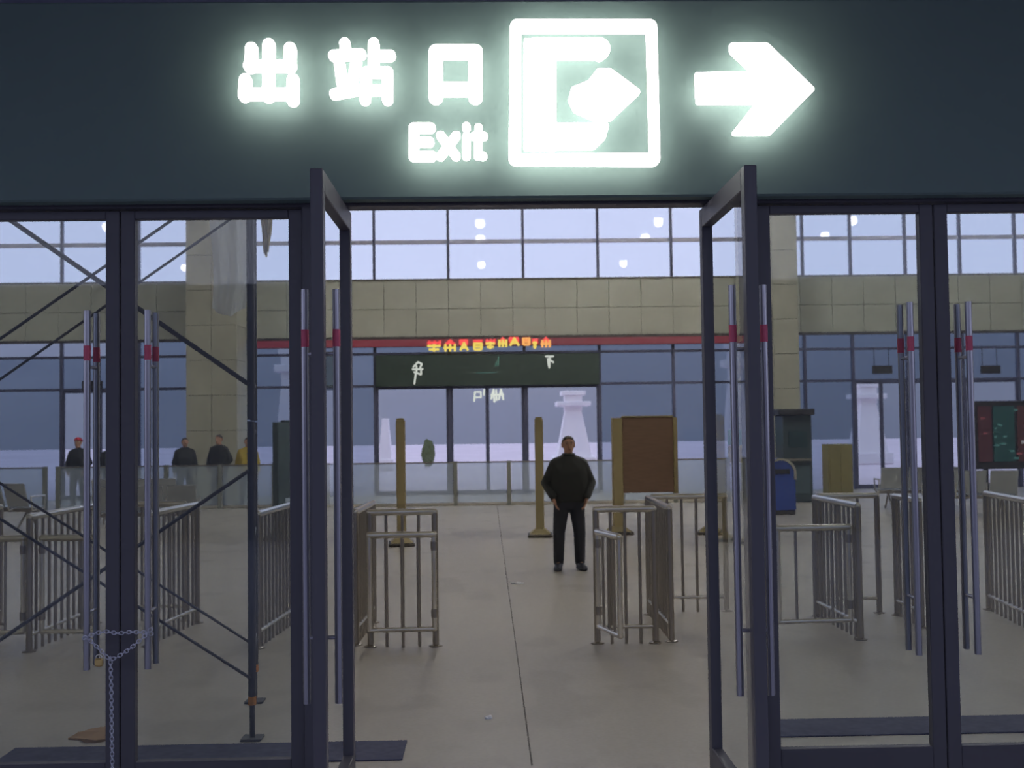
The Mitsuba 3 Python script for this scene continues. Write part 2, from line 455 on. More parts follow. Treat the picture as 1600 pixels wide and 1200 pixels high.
def chain_along(pts, step=.0185):
    pts = np.array(pts, float)
    seg = np.linalg.norm(np.diff(pts, axis=0), axis=1)
    s = np.concatenate([[0], np.cumsum(seg)])
    out = []
    for i, u in enumerate(np.arange(0, s[-1], step)):
        p = np.array([np.interp(u, s, pts[:, k]) for k in range(3)])
        q = np.array([np.interp(min(u + .01, s[-1]), s, pts[:, k]) for k in range(3)])
        p0 = np.array([np.interp(max(u - .01, 0), s, pts[:, k]) for k in range(3)])
        x = (q - p0) / np.linalg.norm(q - p0)
        up = np.array([0, 0, 1.0]) if abs(x[2]) < .9 else np.array([0, 1.0, 0])
        z = np.cross(x, up)
        z /= np.linalg.norm(z)
        y = np.cross(z, x)
        if i % 2:
            y, z = z, -y
        m = LINK.copy()
        t4 = np.eye(4)
        t4[:3, 0], t4[:3, 1], t4[:3, 2], t4[:3, 3] = x, y, z, p
        m.apply_transform(t4)
        out.append(m)
    return out


yc = D - .105
ch = chain_along([(-1.985, yc, .80), (-1.93, yc - .005, .822), (-1.88, yc, .828), (-1.82, yc, .818), (-1.76, yc, .824), (-1.70, yc - .004, .822), (-1.668, yc + .02, .81)])
ch += chain_along([(-1.668, yc + .01, .83), (-1.70, yc - .004, .795), (-1.76, yc - .01, .745), (-1.83, yc - .015, .70), (-1.86, yc - .015, .695), (-1.895, yc - .01, .73), (-1.96, yc - .005, .79), (-1.995, yc + .01, .81)])
ch += chain_along([(-1.853, yc - .02, .70), (-1.848, yc - .02, .55), (-1.846, yc - .02, .35), (-1.842, yc - .02, .10)])
one('chain', 'thin steel chain looped round the handles of the left double door, one end hanging down', 'chain', cat_(ch), chain_m, smooth=True)
pk = thing('padlock', 'small brass padlock hanging in the door chain', 'padlock')
put('body', box(-1.925, -1.885, yc - .04, yc - .02, .665, .705, .006), brass_m, pk)
sh = trimesh.creation.torus(major_radius=.014, minor_radius=.0035, major_sections=16, minor_sections=6)
sh.apply_transform(trimesh.transformations.rotation_matrix(math.pi / 2, [1, 0, 0]))
sh.apply_translation([-1.905, yc - .03, .708])
put('shackle', sh, steel_m, pk, smooth=True)

# ------------------------------------------------------------------ the lit exit sign on the fascia
STAND = .085                                  # lettering raised on added spacers so its spill stands in for bloom
FY = D - .17                                  # front of the fascia board
sg = thing('exit_sign', 'dark fascia over the doors with glowing white exit lettering, symbol and arrow', 'sign')
put('board', box(-5.6, 6.1, FY, D - .07, 2.945, 3.942, .01), fascia_m, sg)
AX, AZ = (3.15790205e-03, -4.23740511e-05, -2.37169103), (-1.85585474e-05, -3.19139061e-03, 3.93131037)


def art(pts):
    """Sign artwork units -> metres on the fascia."""
    k = (FY - STAND - .03) / 5.45
    return [((AX[0] * x + AX[1] * y + AX[2]) * k, 1.81 + (AZ[0] * x + AZ[1] * y + AZ[2] - 1.81) * k) for x, y in pts]


def strokes(lines, w):
    return unary_union([LineString(art(l)).buffer(w / 2 * .00317, quad_segs=5) for l in lines])


LIGHT = emit(7.2, 7.4, 6.7)


def glyph(name, shape, label, depth=.03):
    shape = shape.buffer(.003).buffer(-.003).simplify(.0008)
    m = upright(shape, depth, FY - STAND)
    k = put(name, m, black_m, sg, light=LIGHT)
    p = shape.representative_point()
    put('added_spacer', tube((p.x, FY - STAND, p.y), (p.x, FY, p.y), .006, 8), black_m, k)
    labels[k] = {'label': label}


ST = 16
glyph('character', strokes([[(420, 69), (420, 150)], [(393, 75), (392, 104)], [(453, 75), (453, 104)], [(390, 102), (454, 102)], [(384, 124), (383, 149)], [(458, 124), (458, 156)], [(383, 146), (458, 146)]], 19), 'glowing white character on the left')
glyph('character', strokes([[(538, 67), (540, 80)], [(521, 86), (563, 84)], [(530, 98), (534, 130)], [(556, 96), (549, 134)], [(523, 146), (561, 139)], [(583, 67), (583, 106)], [(584, 86), (609, 86)], [(572, 112), (605, 112), (605, 155)], [(572, 112), (570, 155)], [(572, 140), (604, 140)]], 17), 'glowing white middle character')
glyph('character', strokes([[(680, 80), (680, 151)], [(742, 80), (742, 151)], [(680, 80), (742, 80)], [(680, 139), (742, 139)]], 22), 'glowing white square shaped character')
glyph('letter', strokes([[(646, 200), (646, 243)], [(646, 199), (672, 199)], [(646, 221), (670, 221)], [(646, 243), (674, 243)]], 16), 'letter E')
glyph('letter', strokes([[(688, 211), (712, 243)], [(712, 211), (688, 243)]], 14), 'letter x')
glyph('letter', strokes([[(728, 213), (728, 243)], [(728, 197), (728, 199)]], 13), 'letter i')
glyph('letter', strokes([[(747, 199), (746, 242), (754, 243)], [(740, 212), (755, 212)]], 13), 'letter t')
ring = Polygon(art([(808, 41), (1015, 41), (1019, 247), (806, 246)])).buffer(.038, quad_segs=6)
hole = Polygon(art([(814, 50), (1010, 50), (1014, 239), (813, 239)]))
glyph('symbol_frame', ring.difference(hole), 'glowing white square outline with rounded corners')
glyph('symbol', unary_union([strokes([[(836, 75), (936, 75)]], 34), Polygon(art([(820, 62), (866, 62), (866, 232), (820, 232)])).buffer(.008), Polygon(art([(830, 196), (946, 196), (941, 214), (926, 228), (830, 228)])).buffer(.015), strokes([[(936, 70), (936, 84)]], 20)]), 'glowing white open bracket of the exit symbol')
glyph('symbol_arrow', Polygon(art([(897, 140), (922, 130), (936, 112), (952, 112), (994, 143), (952, 182), (938, 186), (900, 170), (893, 155)])).buffer(.018), 'glowing white arrow of the exit symbol')
glyph('arrow', Polygon(art([(1145, 70), (1200, 70), (1271, 139), (1203, 207), (1149, 207), (1188, 158), (1092, 158), (1090, 116), (1184, 115), (1146, 79)])).buffer(.012, quad_segs=3), 'large glowing white arrow pointing right')

# ------------------------------------------------------------------ ceiling downlights of the hall
ring_p = mikit.ply(lathe([(.20, -.06), (.27, -.06), (.27, 0), (.20, 0)], (0, 0, 0), 24), steel_m)
stem_p = mikit.ply(tube((0, 0, -.16), (0, 0, 0), .02, 10), steel_m, smooth=35)
globe = mikit.ply(ball((0, 0, 0), [.17] * 3, 3), black_m, smooth=True)
for y in (9.6, 16.6, 19.9, 26.0):
    for x in (-13.5, -.145, 6.31, 13.4):
        k = thing('ceiling_light', 'round globe light under the hall ceiling', 'ceiling light', 'globe lights under the hall ceiling')
        put('trim_ring', ring_p, None, k, tw=T().translate([x, y, CEIL]))
        put('stem', stem_p, None, k, tw=T().translate([x, y, CEIL]))
        put('globe', globe, None, k, tw=T().translate([x, y, CEIL - .17]), light=emit(*(np.array([325, 316, 286]) * (.22 if y < 10 else 1.0) * (.55 if x < -10 else 1.0))))

# ------------------------------------------------------------------ stainless railings
BAL = mikit.ply(tube((0, 0, 0), (0, 0, 1.095), .0135, 10), steel_dark, smooth=35)
POST = mikit.ply(cat_([tube((0, 0, 0), (0, 0, 1.10), .026, 16), lathe([(0, 0), (.055, 0), (.055, .008), (.03, .02), (0, .02)], (0, 0, 0), 16)]), steel_dark, smooth=35)


def railing(p0, p1, n, label, ends=(True, True)):
    k = thing('railing', label, 'railing')
    p0, p1 = np.array(p0, float), np.array(p1, float)
    for p, on in ((p0, ends[0]), (p1, ends[1])):
        if on:
            put('post', POST, None, k, tw=T().translate([p[0], p[1], 0]))
    a, b = np.append(p0, 0), np.append(p1, 0)
    put('top_rail', cat_([tube(a + [0, 0, 1.11], b + [0, 0, 1.11], .0275, 16), ball(a + [0, 0, 1.11], [.0275] * 3), ball(b + [0, 0, 1.11], [.0275] * 3)]), steel_m, k, smooth=35)
    put('bottom_rail', tube(a + [0, 0, .14], b + [0, 0, .14], .017, 12), steel_m, k, smooth=35)
    for i in range(1, n + 1):
        q = p0 + (p1 - p0) * i / (n + 1)
        put('baluster', BAL, None, k, tw=T().translate([q[0], q[1], 0]))
    return k


railing((-.98, 9.36), (-.44, 9.34), 3, 'short steel railing facing the door, behind the low gate left of the passage')
railing((-1.11, 9.45), (-1.07, 10.52), 9, 'steel railing running away from the door just left of the passage')
railing((-1.91, 9.38), (-1.80, 10.75), 11, 'steel railing running away, between the scaffold pole and the left open door leaf')
railing((-2.87, 9.55), (-2.74, 10.65), 9, 'steel railing running away behind the scaffold, right of the chained doors')
railing((-3.80, 9.40), (-3.72, 10.75), 10, 'steel railing running away, seen left of the chained door stiles')
railing((-4.75, 9.45), (-4.62, 10.75), 10, 'steel railing running away at the left edge of the picture')
railing((-3.58, 10.84), (-2.90, 10.80), 4, 'short steel railing across, behind the chained doors on the left')
railing((.90, 9.33), (1.38, 9.31), 3, 'short steel railing facing the door right of the passage')
railing((1.52, 9.36), (1.53, 10.70), 10, 'steel railing running away just right of the passage')
railing((1.60, 10.84), (2.30, 10.82), 4, 'steel railing across, below the brown display panel')
railing((3.09, 9.30), (3.07, 10.45), 9, 'steel railing running away in the middle of the right closed door')
railing((3.15, 10.60), (3.70, 10.58), 2, 'short steel railing across behind the right closed door')
railing((3.80, 9.80), (3.82, 10.44), 5, 'short steel railing running away beside the handle of the right closed door')
railing((4.62, 9.35), (4.78, 10.65), 10, 'steel railing running away at the right edge of the picture')


def gate(p0, p1, label, n=3):
    """A low swing gate, p0 its hinge."""
    k = thing('swing_gate', label, 'gate')
    a, b = np.append(p0, 0.), np.append(p1, 0.)
    fr = [tube(a + [0, 0, .155], a + [0, 0, .93], .021, 14), tube(b + [0, 0, .155], b + [0, 0, .93], .021, 14)]
    fr += [tube(a + [0, 0, .155], b + [0, 0, .155], .021, 14)]
    fr += [ball(p + [0, 0, z], [.021] * 3) for p in (a, b) for z in (.155,)]
    put('frame', cat_(fr), steel_m, k, smooth=35)
    put('top_rail', cat_([tube(a + [0, 0, .93], b + [0, 0, .93], .028, 16), ball(a + [0, 0, .93], [.028] * 3), ball(b + [0, 0, .93], [.028] * 3)]), steel_m, k, smooth=35)
    for i in range(1, n + 1):
        q = a + (b - a) * i / (n + 1)
        put('baluster', tube(q + [0, 0, .155], q + [0, 0, .93], .012, 10), steel_dark, k, smooth=35)
    for z in (.25, .8):
        put('hinge', tube(a + [0, 0, z], a + [0, 0, z + .07], .028, 14), steel_dark, k, smooth=35)


gate((-.445, 9.268), (-.975, 9.262), 'low steel gate standing shut in front of the railing left of the passage')
gate((.905, 9.258), (1.03, 8.80), 'low steel gate swung out towards the viewer at the right of the passage')
gate((3.03, 9.36), (2.42, 9.33), 'low steel gate reaching left from its post behind the right closed door')
gate((-3.72, 9.46), (-3.27, 9.43), 'low steel gate behind the handles of the chained doors')
gate((-3.87, 9.45), (-4.45, 9.42), 'low steel gate with a bright top rail at the left edge of the picture')

# ------------------------------------------------------------------ flag-like signboards on posts


def flag_board(x, y, ang, label, w=.86, panel=None, edge=None, base=True):
    k = thing('signboard', label, 'signboard')
    pan, ed = panel or brown_m, edge or tan_m
    mv = lambda m: (lambda r: (r.apply_translation([x, y, 0]), r)[1])(rot(m, ang))
    put('post', mv(box(-.085, .085, -.07, .07, .03, 1.93, .012)), ed, k)
    put('panel', mv(box(.085, .085 + w, -.045, .045, .68, 1.93, .008)), pan, k)
    put('edge_strip', mv(box(.085 + w, .085 + w + .07, -.06, .06, .66, 1.93, .01)), ed, k)
    put('top_strip', mv(box(.085, .085 + w, -.055, .055, 1.93, 1.96, .006)), ed, k)
    put('base', mv(box(-.23, .23, -.2, .2, .0, .05, .015)), base_m, k)
    s = np.array([[-.2, -.17, .05], [.2, -.17, .05], [.2, .17, .05], [-.2, .17, .05], [-.1, -.085, .13], [.1, -.085, .13], [.1, .085, .13], [-.1, .085, .13]])
    m = Manifold.hull_points(s).to_mesh()
    put('foot', mv(trimesh.Trimesh(m.vert_properties[:, :3], m.tri_verts, process=False)), ed, k)


flag_board(-1.33, 17.35, 95.5, 'tan signboard seen edge on, left of the passage, beyond the low gate')
flag_board(.86, 18.4, 87.5, 'tan signboard seen edge on, behind the standing man on his left side')
flag_board(2.17, 18.6, 4, 'signboard with a brown panel and tan frame, facing the door right of the man')
flag_board(3.66, 18.4, 78, 'tan signboard seen edge on, behind the hinge of the right open door leaf')
flag_board(4.02, 16.9, 76.5, 'tan signboard seen edge on through the glass of the right open door leaf')
flag_board(-3.40, 18.4, 52, 'dark green grey signboard turned aside, left of the left open door leaf', w=.75, panel=darkboard_m, edge=darkboard_m)

# ------------------------------------------------------------------ frosted glass barrier near the far wall


def barrier(x0, x1, y, label):
    k = thing('glass_barrier', label, 'barrier')
    n = max(1, round((x1 - x0) / 1.23))
    w = (x1 - x0) / n
    for i in range(n + 1):
        put('post', box(x0 + i * w - .05, x0 + i * w + .05, y - .04, y + .04, 0, 1.02, .006), mat('mat_barrier_post', base_color=rgb(.24, .25, .23), metallic=.4, roughness=.5), k)
    for i in range(n):
        a, b = x0 + i * w + .06, x0 + (i + 1) * w - .06
        put('pane', quad((a, y, .07), (b, y, .07), (b, y, .98), (a, y, .98)), 'mat_frosted', k)
    put('bottom_rail', box(x0, x1, y - .03, y + .03, .0, .07, .01), steel_m, k)
    put('top_rail', box(x0, x1, y - .025, y + .025, .98, 1.01, .008), steel_dark, k)


barrier(-3.2, 1.74, 25.9, 'frosted glass barrier across the hall, straight ahead in the passage')
barrier(1.9, 5.6, 25.9, 'frosted glass barrier across the hall, behind the brown signboard')
barrier(-9.9, -3.7, 26.1, 'frosted glass barrier across the hall, left of the open doorway')
barrier(-16.5, -10.2, 26.1, 'frosted glass barrier across the hall at the left edge of the picture')

# ------------------------------------------------------------------ things on the right of the hall
tb = thing('litter_bin', 'blue round-topped litter bin seen just right of the right open door leaf', 'litter bin')
prof = sbox(-.29, 0, .29, .72).union(Point(0, .72).buffer(.29, quad_segs=10)).intersection(sbox(-.3, 0, .3, 1.02))
bb = upright(prof, .5, 22.5)
bb.apply_translation([5.80, 0, .09])
put('body', bb, blue_m, tb)
put('lid_rim', (lambda m: (m.apply_translation([5.80, 0, .09]), m)[1])(upright(prof.buffer(.014).difference(prof.buffer(-.03)).intersection(sbox(-.4, .6, .4, 1.2)), .04, 22.01)), steel_m, tb)
put('slot', box(5.62, 5.98, 21.985, 22.0, .80, .90, .006), black_m, tb)
put('plinth', box(5.52, 6.08, 22.02, 22.48, 0, .09, .01), base_m, tb)
kk = thing('ticket_machine', 'tall dark ticket machine with an overhanging top, right of the blue bin', 'ticket machine')
put('cabinet', box(6.74, 7.40, 25.3, 26.0, 0, 1.98, .015), kiosk_m, kk)
put('hood', box(6.60, 7.42, 25.1, 26.0, 1.98, 2.12, .015), black_m, kk)
put('screen', box(6.86, 7.28, 25.28, 25.30, 1.25, 1.62, .004), mat('mat_screen_off', base_color=rgb(.02, .04, .045), roughness=.15), kk)
put('shelf', box(6.80, 7.34, 25.14, 25.30, .95, 1.0, .006), steel_dark, kk)
put('panel_plate', box(6.80, 7.34, 25.285, 25.30, .2, .85, .004), darkboard_m, kk)
cb = thing('cabinet', 'low olive brown cabinet right of the dark ticket machine', 'cabinet')
put('body', box(8.22, 8.82, 26.8, 27.3, 0.06, 1.28, .012), olive_m, cb)
put('door', box(8.26, 8.515, 26.785, 26.80, .12, 1.22, .005), olive_m, cb)
put('door', box(8.525, 8.78, 26.785, 26.80, .12, 1.22, .005), olive_m, cb)
put('plinth', box(8.25, 8.79, 26.84, 27.28, 0, .06), base_m, cb)
ib = thing('notice_stand', 'small notice stand with teal upper and tan lower panel, behind the blue bin', 'notice stand')
put('upper_panel', box(5.85, 6.5, 26.97, 27.03, 1.28, 1.66, .008), teal_m, ib)
put('lower_panel', box(5.85, 6.5, 26.97, 27.03, .86, 1.27, .008), tan_m, ib)
put('leg', tube((5.95, 27, 0), (5.95, 27, .86), .03), steel_dark, ib)
put('leg', tube((6.40, 27, 0), (6.40, 27, .86), .03), steel_dark, ib)
ds = thing('display_board', 'dark display board with red and teal fields at the right edge, behind the seats', 'display board')
put('frame', box(11.85, 14.4, 26.95, 27.10, .62, 2.28, .02), black_m, ds)
put('leg', box(12.1, 12.2, 26.98, 27.07, 0, .62), black_m, ds)
put('leg', box(14.1, 14.2, 26.98, 27.07, 0, .62), black_m, ds)
put('field', box(12.33, 12.85, 26.93, 26.95, .80, 2.15), mat('mat_teal_dim', base_color=rgb(.012, .040, .040), roughness=.4), ds, light=emit(.003, .014, .014))
put('field', box(11.95, 12.28, 26.93, 26.95, .80, 2.15), mat('mat_red_dim', base_color=rgb(.045, .014, .02), roughness=.4), ds, light=emit(.014, .005, .006))
put('field', box(12.92, 14.3, 26.93, 26.95, .80, 2.15), mat('mat_red_dark', base_color=rgb(.05, .018, .02), roughness=.4), ds, light=emit(.012, .004, .004))
for i in range(26):
    x, z = 12.0 + rng.random() * 2.2, .85 + rng.random() * 1.2
    red = not (12.33 < x < 12.85)
    put('text_line', box(x, x + .05 + .08 * rng.random(), 26.92, 26.93, z, z + .05), black_m, ds, light=emit(.14, .025, .03) if red else emit(.03, .10, .09))
put('card', box(13.0, 13.3, 26.915, 26.93, 1.22, 1.31), paper_m, ds)


def hanging_sign(x, z, label):
    k = thing('hanging_sign', label, 'sign')
    put('plate', box(x - .27, x + .27, 29.87, 29.93, z - .11, z + .11, .01), black_m, k)
    for s in (-.2, .2):
        put('rod', tube((x + s, 29.945, z - .05), (x + s, 29.945, 3.80), .010, 8), black_m, k)


hanging_sign(10.70, 3.21, 'small dark sign hanging over the doors left of the right door stiles')
hanging_sign(13.65, 3.18, 'small dark sign hanging over the doors right of the right door stiles')
hanging_sign(-10.45, 3.05, 'small dark sign hanging over the doors at the left edge of the picture')


def bench(x, y, ang, label, n=3):
    k = thing('waiting_bench', label, 'bench')
    mv = lambda m: (lambda r: (r.apply_translation([x, y, 0]), r)[1])(rot(m, ang))
    L = n * .56
    put('beam', mv(box(-L / 2, L / 2, -.04, .04, .32, .38, .008)), steel_dark, k)
    for i in range(n):
        cx = -L / 2 + .28 + i * .56
        put('seat', mv(box(cx - .25, cx + .25, -.24, .20, .40, .425, .01)), seat_m, k)
        b = box(cx - .25, cx + .25, -.012, .012, 0, .46, .01)
        b.apply_transform(trimesh.transformations.rotation_matrix(math.radians(-17), [1, 0, 0]))
        b.apply_translation([0, .20, .43])
        put('backrest', mv(b), seat_m, k)
        put('seat_bracket', mv(box(cx - .03, cx + .03, -.1, .1, .375, .402)), steel_dark, k)
    for i in range(n + 1):
        cx = -L / 2 + i * .56
        cx = min(max(cx, -L / 2 + .02), L / 2 - .02)
        put('armrest', mv(cat_([tube((cx, -.2, .62), (cx, .18, .62), .016, 8), tube((cx, -.18, .38), (cx, -.2, .62), .014, 8), tube((cx, .14, .36), (cx, .18, .62), .014, 8), tube((cx, -.18, .38), (cx, .14, .36), .014, 8)])), steel_m, k)
    for s in (-1, 1):
        cx = s * (L / 2 - .25)
        put('leg', mv(cat_([tube((cx, 0, .34), (cx, -.26, .02), .02, 10), tube((cx, 0, .34), (cx, .26, .02), .02, 10), ball((cx, -.26, .02), [.02] * 3), ball((cx, .26, .02), [.02] * 3)])), steel_dark, k)


bench(8.9, 23.0, 175, 'steel waiting bench behind the railing below the white pillar, right closed door')
bench(9.2, 21.2, 170, 'nearer steel waiting bench left of the right door stiles')
bench(12.1, 22.6, 190, 'steel waiting bench in front of the dark display board')
bench(11.6, 20.2, 188, 'nearer steel waiting bench at the right edge of the picture')
bench(-9.2, 21.5, 160, 'steel waiting bench behind the handle left of the door stiles')
bench(-11.0, 23.4, 172, 'farther steel waiting bench at the left edge of the picture')
bench(-7.0, 22.6, 185, 'steel waiting bench behind the scaffold, right of the chained stiles')
bench(-9.2, 18.6, 170, 'nearer steel waiting bench at the left edge of the picture')
bench(-5.9, 19.8, 188, 'nearer steel waiting bench behind the scaffold brace')

# ------------------------------------------------------------------ LED banner and dark sign over the far doors
lb = thing('led_banner', 'long red LED banner with yellow characters under the panelled band of the far wall', 'LED banner')
put('housing', box(-6.28, 6.70, 29.70, 29.84, 3.955, 4.165, .01), black_m, lb)
put('screen', box(-6.23, 6.65, 29.69, 29.70, 3.965, 4.155), black_m, lb, light=emit(.125, .012, .024))
for s in (-6.0, -3.4, -.3, 2.6, 5.6):
    put('bracket', box(s - .02, s + .02, 29.84, 29.935, 4.06, 4.15), black_m, lb)
red_l, yel_l, ora_l = emit(.95, .07, .07), emit(.80, .62, .10), emit(.90, .40, .10)
GLY = [[[(0, .5), (.9, .5)], [(.15, 0), (.15, 1)], [(.5, 0), (.5, 1)], [(.85, 0), (.85, 1)]],
       [[(0, .75), (.9, .75)], [(.45, 0), (.45, 1)], [(.1, .3), (.8, .3)]],
       [[(.1, .1), (.1, .9), (.8, .9), (.8, .1)], [(.1, .5), (.8, .5)], [(.1, .1), (.8, .1)]],
       [[(.1, .0), (.5, 1), (.9, 0)], [(.25, .4), (.75, .4)]]]
xs = [-1.55, -1.12, -.70, -.33, .0, .33, .62, .98, 1.25, 1.47]
wid = [.40, .36, .26, .28, .28, .26, .30, .24, .14, .28]
tone = [yel_l, yel_l, yel_l, yel_l, yel_l, yel_l, yel_l, ora_l, yel_l, ora_l]
lift = [-.10, -.10, -.08, -.08, -.05, .0, .03, .04, -.05, -.02]
for i, (x, w) in enumerate(zip(xs, wid)):
    for dz, hh, li, nm in ((.06 + lift[i], .20, tone[i], 'character'), (.17 + lift[i] * .4, .13, red_l, 'character_top')):
        ls = unary_union([LineString([(x + px * w, 3.86 + dz + pz * hh) for px, pz in l]).buffer(.031, cap_style=2) for l in GLY[(i * 3 + (nm == 'character')) % 4]])
        put(nm, upright(ls, .02, 29.688 - (.012 if nm == 'character' else 0)), black_m, lb, light=li)
ds2 = thing('door_sign', 'dark green sign panel over the middle doors of the far wall, with small white marks', 'sign')
put('panel', box(-2.93, 3.03, 29.70, 29.88, 2.90, 3.74, .012), mat('mat_dark_green_sign', base_color=rgb(.020, .036, .034), roughness=.45), ds2)
for s in (-2.6, 0, 2.6):
    put('bracket', box(s - .03, s + .03, 29.86, 29.96, 3.2, 3.3), black_m, ds2)
mark = emit(.52, .55, .50)
gl = lambda ls, w=.05: unary_union([LineString(l).buffer(w / 2, quad_segs=2) for l in ls])
put('character', upright(gl([[(-1.92, 3.42), (-1.80, 3.55), (-1.70, 3.50), (-1.74, 3.40)], [(-1.94, 3.36), (-1.68, 3.36)], [(-1.90, 3.28), (-1.72, 3.22), (-1.72, 3.33)], [(-1.86, 3.24), (-1.90, 2.98)], [(-1.84, 3.44), (-1.84, 3.30)]]), .015, 29.70), black_m, ds2, light=mark)
put('character', upright(gl([[(1.60, 3.66), (1.80, 3.66)], [(1.71, 3.66), (1.69, 3.36)], [(1.72, 3.56), (1.80, 3.50)], [(1.66, 3.60), (1.67, 3.42)]]), .015, 29.70), black_m, ds2, light=mark)
put('mark', upright(gl([[(.34, 3.66), (.33, 3.44)], [(.28, 3.52), (.27, 3.42)]], .03), .012, 29.70), black_m, ds2, light=emit(.05, .16, .12))
put('mark', upright(gl([[(-.25, 3.24), (.30, 3.25)]], .018), .012, 29.70), black_m, ds2, light=emit(.05, .14, .12))
dm = thing('door_lettering', 'white lettering hanging in the middle door bay right under the dark sign panel', 'lettering')
put('character', upright(gl([[(-.32, 2.50), (-.30, 2.74), (-.14, 2.74), (-.14, 2.60), (-.30, 2.60)], [(-.05, 2.80), (-.06, 2.66)]], .05), .015, 29.93), black_m, dm, light=emit(.60, .64, .60))
put('character', upright(gl([[(.14, 2.56), (.20, 2.80)], [(.20, 2.80), (.22, 2.48)], [(.34, 2.54), (.40, 2.80)], [(.40, 2.80), (.46, 2.54)], [(.14, 2.66), (.46, 2.66)], [(.27, 2.78), (.28, 2.52)]], .055), .015, 29.93), black_m, dm, light=emit(.66, .70, .64))

# ------------------------------------------------------------------ scaffold tower behind the chained doors
sc = thing('scaffold_tower', 'dark tubular scaffold tower with crossed braces behind the left closed doors', 'scaffold')
R1, R2 = np.array([-1.392, 6.65, 0]), np.array([-1.562, 7.55, 0])
ax = np.array([-.9985, -.055, 0]) * 1.80
L1, L2 = R1 + ax, R2 + ax
jack = mikit.ply(cat_([tube((0, 0, .012), (0, 0, .42), .016, 12), box(-.06, .06, -.06, .06, 0, .014, .003)]), scaf_m, smooth=35)
for c in (R1, R2, L1, L2):
    put('jack', jack, None, sc, tw=T().translate(c.tolist()))
    put('collar', tube(c + [0, 0, .20], c + [0, 0, .25], .024, 12), orange_m, sc, smooth=35)
    for za, zb in ((.25, 1.86), (1.87, 3.62)):
        put('upright', tube(c + [0, 0, za], c + [0, 0, zb], .0235, 14), scaf_m, sc, smooth=35)
for a, b in ((R1, R2), (L1, L2)):
    for z in (.45, 1.15, 1.80, 2.1, 2.8, 3.5):
        put('rung', tube(a + [0, 0, z], b + [0, 0, z], .017, 10), scaf_m, sc, smooth=35)
off = np.array([.0, -.035, 0])
for s, (a, b) in ((1, (R1, L1)), (-1, (R2, L2))):
    for z0, z1 in ((.36, 1.57), (2.08, 3.36)):
        put('brace', tube(a + off * s + [0, 0, z0], b + off * s + [0, 0, z1], .009, 10), scaf_m, sc, smooth=35)
        put('brace', tube(a + off * s * 1.7 + [0, 0, z1], b + off * s * 1.7 + [0, 0, z0], .009, 10), scaf_m, sc, smooth=35)
put('ledger', tube(R2 + [0, 0, 3.42], L2 + [0, 0, 3.42], .02, 10), scaf_m, sc, smooth=35)
put('ledger', tube(R1 + [0, 0, 3.42], L1 + [0, 0, 3.42], .02, 10), scaf_m, sc, smooth=35)
for k in range(3):
    a = R1 + (R2 - R1) * (.2 + .3 * k)
    d = ax / np.linalg.norm(ax)
    b = box(-.02, 1.82, -.12, .12, 3.445, 3.485, .004)
    t4 = np.eye(4)
    t4[:3, 0], t4[:3, 1], t4[:3, 3] = d, np.cross([0, 0, 1.0], d), a
    b.apply_transform(t4)
    put('plank', b, plank_m, sc)


def sheet(u0, u1, z0, z1, seed, taper=0.0, y=0.0, thick=.0):
    nu, nz = 34, 30
    U, V = np.meshgrid(np.linspace(0, 1, nu), np.linspace(0, 1, nz))
    n = meshkit.fbm(np.stack([U * 5, V * 1.3, U * 0 + seed], -1), 3)
    w = 1 - taper * (1 - V)
    d = ax / np.linalg.norm(ax)
    uu = u0 + (u1 - u0) * (.5 + (U - .5) * w + .06 * np.sin(V * 6 + seed) * (1 - V))
    zz = z0 + (z1 - z0) * V + .05 * (1 - V) * (meshkit.noise(np.stack([U * 4, V * 0, U * 0 + seed], -1)) - .5)
    P = R2[:2] + uu[..., None] * d[:2] + ((n - .5) * .16 * (.3 + .7 * (1 - V)))[..., None] * np.array([-d[1], d[0]]) + [0, y]
    v = np.concatenate([P, zz[..., None]], -1).reshape(-1, 3)
    i, j = np.meshgrid(np.arange(nz - 1), np.arange(nu - 1), indexing='ij')
    q = np.stack([i * nu + j, i * nu + j + 1, (i + 1) * nu + j + 1, (i + 1) * nu + j], -1).reshape(-1, 4)
    return v, q


ps = thing('plastic_sheet', 'translucent grey plastic sheet hanging on the scaffold, left of its pole', 'plastic sheet')
put('sheet', sheet(.02, .34, 2.62, 3.44, 2, .30, .17), 'mat_plastic_sheet', ps, smooth=True)
cl = thing('cloth', 'small yellowish cloth hanging on the scaffold, right of its pole', 'cloth')
put('cloth_piece', sheet(-.115, -.015, 3.02, 3.44, 8, .55, .12), mat('mat_cream_cloth', base_color=rgb(.60, .54, .34), roughness=.9), cl, smooth=True)
for k_, us, yy in ((ps, (.06, .18, .30), .17), (cl, (-.09, -.04), .12)):
    for u in us:
        a = R2 + ax / np.linalg.norm(ax) * u + [0, .024, 3.43]
        put('tie', tube(a, a + [0, yy, .004], .005, 6), white_m, k_)
put('hook', tube(R2 + [0, 0, 3.43], R2 - ax / np.linalg.norm(ax) * .2 + [0, 0, 3.43], .008, 8), scaf_m, sc)

# ------------------------------------------------------------------ on the floor
one('floor_strip', 'dark bluish strip on the floor inside the left doors, ending in the doorway', 'floor mat', box(-2.72, -.48, 6.17, 6.54, .0, .008, .002), strip_m)  # thin dark bluish strip lying on the floor
one('floor_strip', 'dark bluish strip on the floor inside the right closed doors', 'floor mat', box(1.62, 4.4, 6.47, 6.84, .0, .008, .002), strip_m)


